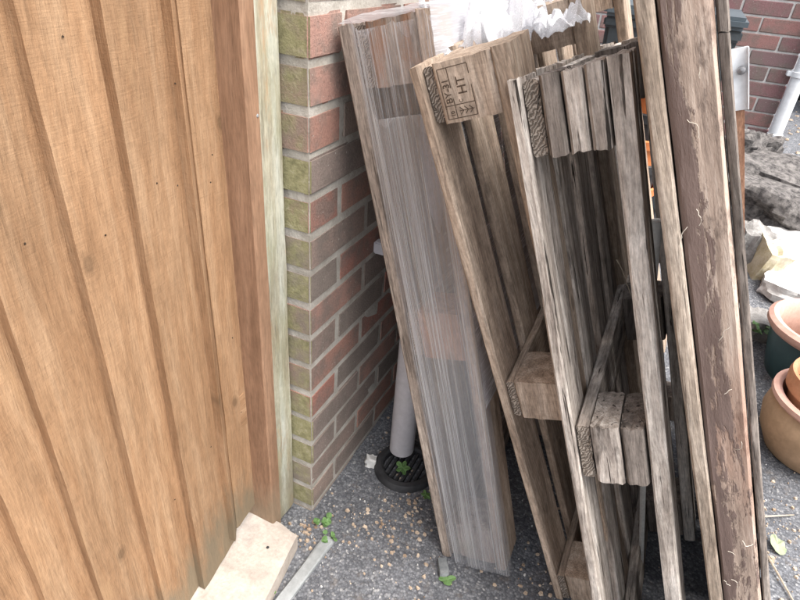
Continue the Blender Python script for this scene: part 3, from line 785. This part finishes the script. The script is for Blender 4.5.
def rock(name, loc, size, seed, mat, label, rot=(0, 0, 0), rough=.25, cat='rubble', sub=3):
    return tag(obj(name, rock_mesh(name, *[s/2 for s in size], seed, rough, sub), MAT[mat], None, loc, rot), label, cat)
rock('rubble_chunk', (.985, 2.70, .42), (.22, .18, .20), 1, 'rubble', 'dark broken tarmac lump at the foot of the far brick wall', (0, 0, .3), .5)
rock('rubble_chunk', (1.07, 2.42, .385), (.40, .30, .15), 2, 'rubble', 'flat dark grey rubble slab behind the grey topped slab', (.10, .12, -.3), .38)
rock('rubble_chunk', (1.085, 2.14, .345), (.42, .30, .17), 3.4, 'rubble', 'large dark broken slab with pebbly front on top of the heap', (-.12, .14, -.25), .34)
rock('rubble_chunk', (.95, 2.2, .24), (.36, .3, .24), 8.4, 'rubble', 'dark lump under the large broken slab beside the thin plank', (0, 0, .4), .45)
rock('rubble_chunk', (1.12, 2.12, .22), (.30, .22, .16), 18.4, 'rubble', 'dark lump wedged between the large slab and the white block', (0, 0, .1), .4)
rock('concrete_block', (1.165, 1.93, .235), (.20, .17, .15), 4, 'whiteblock', 'broken white concrete block under the large dark slab', (.1, -.1, .5), .2)
rock('concrete_block', (1.065, 1.77, .215), (.10, .13, .19), 5, 'yellowblock', 'upright yellowish concrete block leaning in the heap', (.25, .1, .35), .26)
rock('concrete_block', (1.165, 1.68, .175), (.20, .22, .10), 6, 'whiteblock', 'pale flat slab lying in front of the white block', (.1, 0, -.4), .22)
rock('concrete_block', (1.0, 1.86, .22), (.15, .16, .2), 9, 'rubble_top', 'grey rough lump between yellowish block and thin plank', (0, .2, .1), .35)
rock('stone', (1.035, 1.40, .10), (.12, .14, .13), 7, 'rubble_top', 'rounded pale grey stone between beam and large pot', (0, 0, .2), .3, 'stone')
rock('stone', (.057, .205, .012), (.028, .026, .032), 11, 'stonewhite', 'small white stone by the drain gully', (0, .2, .3), .35, 'stone', 2)
rock('stone', (.352, .005, .010), (.022, .044, .020), 12, 'stonegrey', 'smooth dark grey pebble at the foot of the wrapped pallet', (0, 0, .5), .12, 'stone', 2)

# stack of orange clay pots seen through the gap
for i in range(4):
    z = gz(1.4)+.40+.075*i-.3
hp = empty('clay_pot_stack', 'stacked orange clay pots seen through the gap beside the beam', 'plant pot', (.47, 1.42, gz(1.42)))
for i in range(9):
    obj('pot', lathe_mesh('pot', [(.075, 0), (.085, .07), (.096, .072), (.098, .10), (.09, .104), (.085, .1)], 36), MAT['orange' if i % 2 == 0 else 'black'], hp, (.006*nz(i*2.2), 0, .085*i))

# ------------------------------------------------------------------ loose chips, leaves and weeds
def chips(name, count, smin, smax, mat, pick, label, flat=.5):
    V = []; F = []
    for i in range(count):
        x, y = pick()
        s = smin+(smax-smin)*random.random()**2.6; a = random.uniform(0, 6.28); k = len(V); z = gz(y)+.003
        base = [(math.cos(a+t*1.2566)*s*random.uniform(.6, 1.2), math.sin(a+t*1.2566)*s*random.uniform(.4, 1.)) for t in range(5)]
        for bx, by in base: V.append((x+bx, y+by, z-.003))
        for bx, by in base: V.append((x+bx*.75, y+by*.75, z+s*flat*random.uniform(.5, 1.2)))
        F += [(k+5, k+6, k+7, k+8, k+9)] + [(k+t, k+(t+1) % 5, k+5+(t+1) % 5, k+5+t) for t in range(5)]
    o = obj(name, mesh(name, V, F), MAT[mat]); tag(o, label, 'chips'); o['kind'] = 'stuff'
def pick_all():
    while True:
        r = random.random()
        if r < .42: x, y = random.uniform(.02, .62), random.uniform(-.32, .5)
        elif r < .55: x, y = random.gauss(.06, .05), random.gauss(-.06, .08)
        elif r < .9: x, y = random.uniform(.85, 1.6), random.uniform(.15, 1.1)
        else: x, y = random.uniform(.5, 1.0), random.uniform(0, 1.2)
        if (x > .005 or y < -.01) and x > -.06 and not (x < .06 and y < -.10): return x, y
def pick_clump():
    cx, cy, s = random.choice([(.58, .10, .06), (.20, .10, .06), (1.08, .56, .06), (1.12, .42, .06), (.28, -.02, .06), (.03, -.06, .022), (.20, .16, .05), (.72, .12, .06), (.16, .02, .05)])
    return random.gauss(cx, s), random.gauss(cy, s)
chips('wood_chips', 220, .0013, .0075, 'chip_tan', pick_all, 'tan wood chips scattered over the tarmac', .4)
chips('wood_chips', 420, .0012, .0078, 'chip_tan', pick_clump, 'tan wood chips lying in drifts by the wall and pallets', .4)
chips('white_grit', 220, .0012, .0036, 'chip_white', pick_all, 'white grit scattered over the tarmac', .7)
chips('grey_gravel', 500, .001, .0032, 'chip_grey', pick_all, 'grey grit and small gravel on the tarmac', .7)
def pick_far():
    return random.gauss(1.42, .12), random.gauss(3.35, .35)
chips('wood_chips', 160, .006, .016, 'chip_tan', pick_far, 'pale leaf litter on the drive by the far white downpipe', .4)

def leaf_mesh(L, W, lobes=0, seed=0):
    V = [(0, 0, 0)]; n = 26; F = []
    for i in range(n):
        t = 2*math.pi*i/n; r = 1.0
        if lobes: r = .52+.48*abs(math.cos(t*lobes/2))**1.4
        x, y = math.cos(t)*W*r, math.sin(t)*L*r
        if not lobes: x *= (1-.45*max(0, math.sin(t))**2)
        V.append((x, y, .006*nz(x*90+seed, y*90)+.10*abs(x)))
    for i in range(n): F.append((0, 1+i, 1+(i+1) % n))
    return mesh('leaf', V, F)
def leaf(loc, L, W, lobes, rot, mat, label, seed=0):
    o = tag(obj('fallen_leaf', leaf_mesh(L, W, lobes, seed), MAT[mat], None, loc, rot), label, 'leaf')
    m = o.modifiers.new('thickness', 'SOLIDIFY'); m.thickness = .0006
leaf((.148, .218, .024), .024, .022, 5, (.1, .1, .4), 'leaf', 'green lobed leaf lying on the black drain gully', 1)
leaf((.235, .178, .008), .016, .013, 5, (.1, .2, 1.), 'leaf', 'small green leaf on tarmac right of the gully', 2)
leaf((.372, -.018, .010), .022, .013, 3, (.15, .1, -1.1), 'leaf', 'bright green leaf at the foot of the wrapped pallet', 3)
leaf((1.082, .464, .012), .026, .020, 0, (.25, .1, .5), 'leafdry', 'dull green curled leaf on tarmac beside the beam', 4)
def weed(loc, n, s, label):
    o = empty('weed', label, 'plant', loc)
    for i in range(n):
        a = random.uniform(0, 6.28); r = s*random.uniform(.4, 1.3); h = s*random.uniform(.3, 1.0); tip = (math.cos(a)*r, math.sin(a)*r, h)
        obj('stem', tube_mesh('stem', [(0, 0, 0), (tip[0]*.5, tip[1]*.5, h*.8), tip], .0006, 5), MAT['leaf'], o)
        l = obj('leaf', leaf_mesh(s*.42*random.uniform(.7, 1.2), s*.36*random.uniform(.7, 1.2), 0, i), MAT['leaf'], o, tip, (random.uniform(-.4, .4), random.uniform(-.4, .4), a))
weed((.045, -.012, .0), 7, .022, 'tiny green weed at the corner of the brick wall')
weed((.075, -.055, .0), 7, .018, 'small weed beside the end of the edging strip')
weed((.040, -.225, .0), 5, .012, 'tiny bright weed between step and edging strip')
weed((1.05, 1.33, .13), 8, .04, 'sprig of green leaves growing in front of the pink rimmed pot')
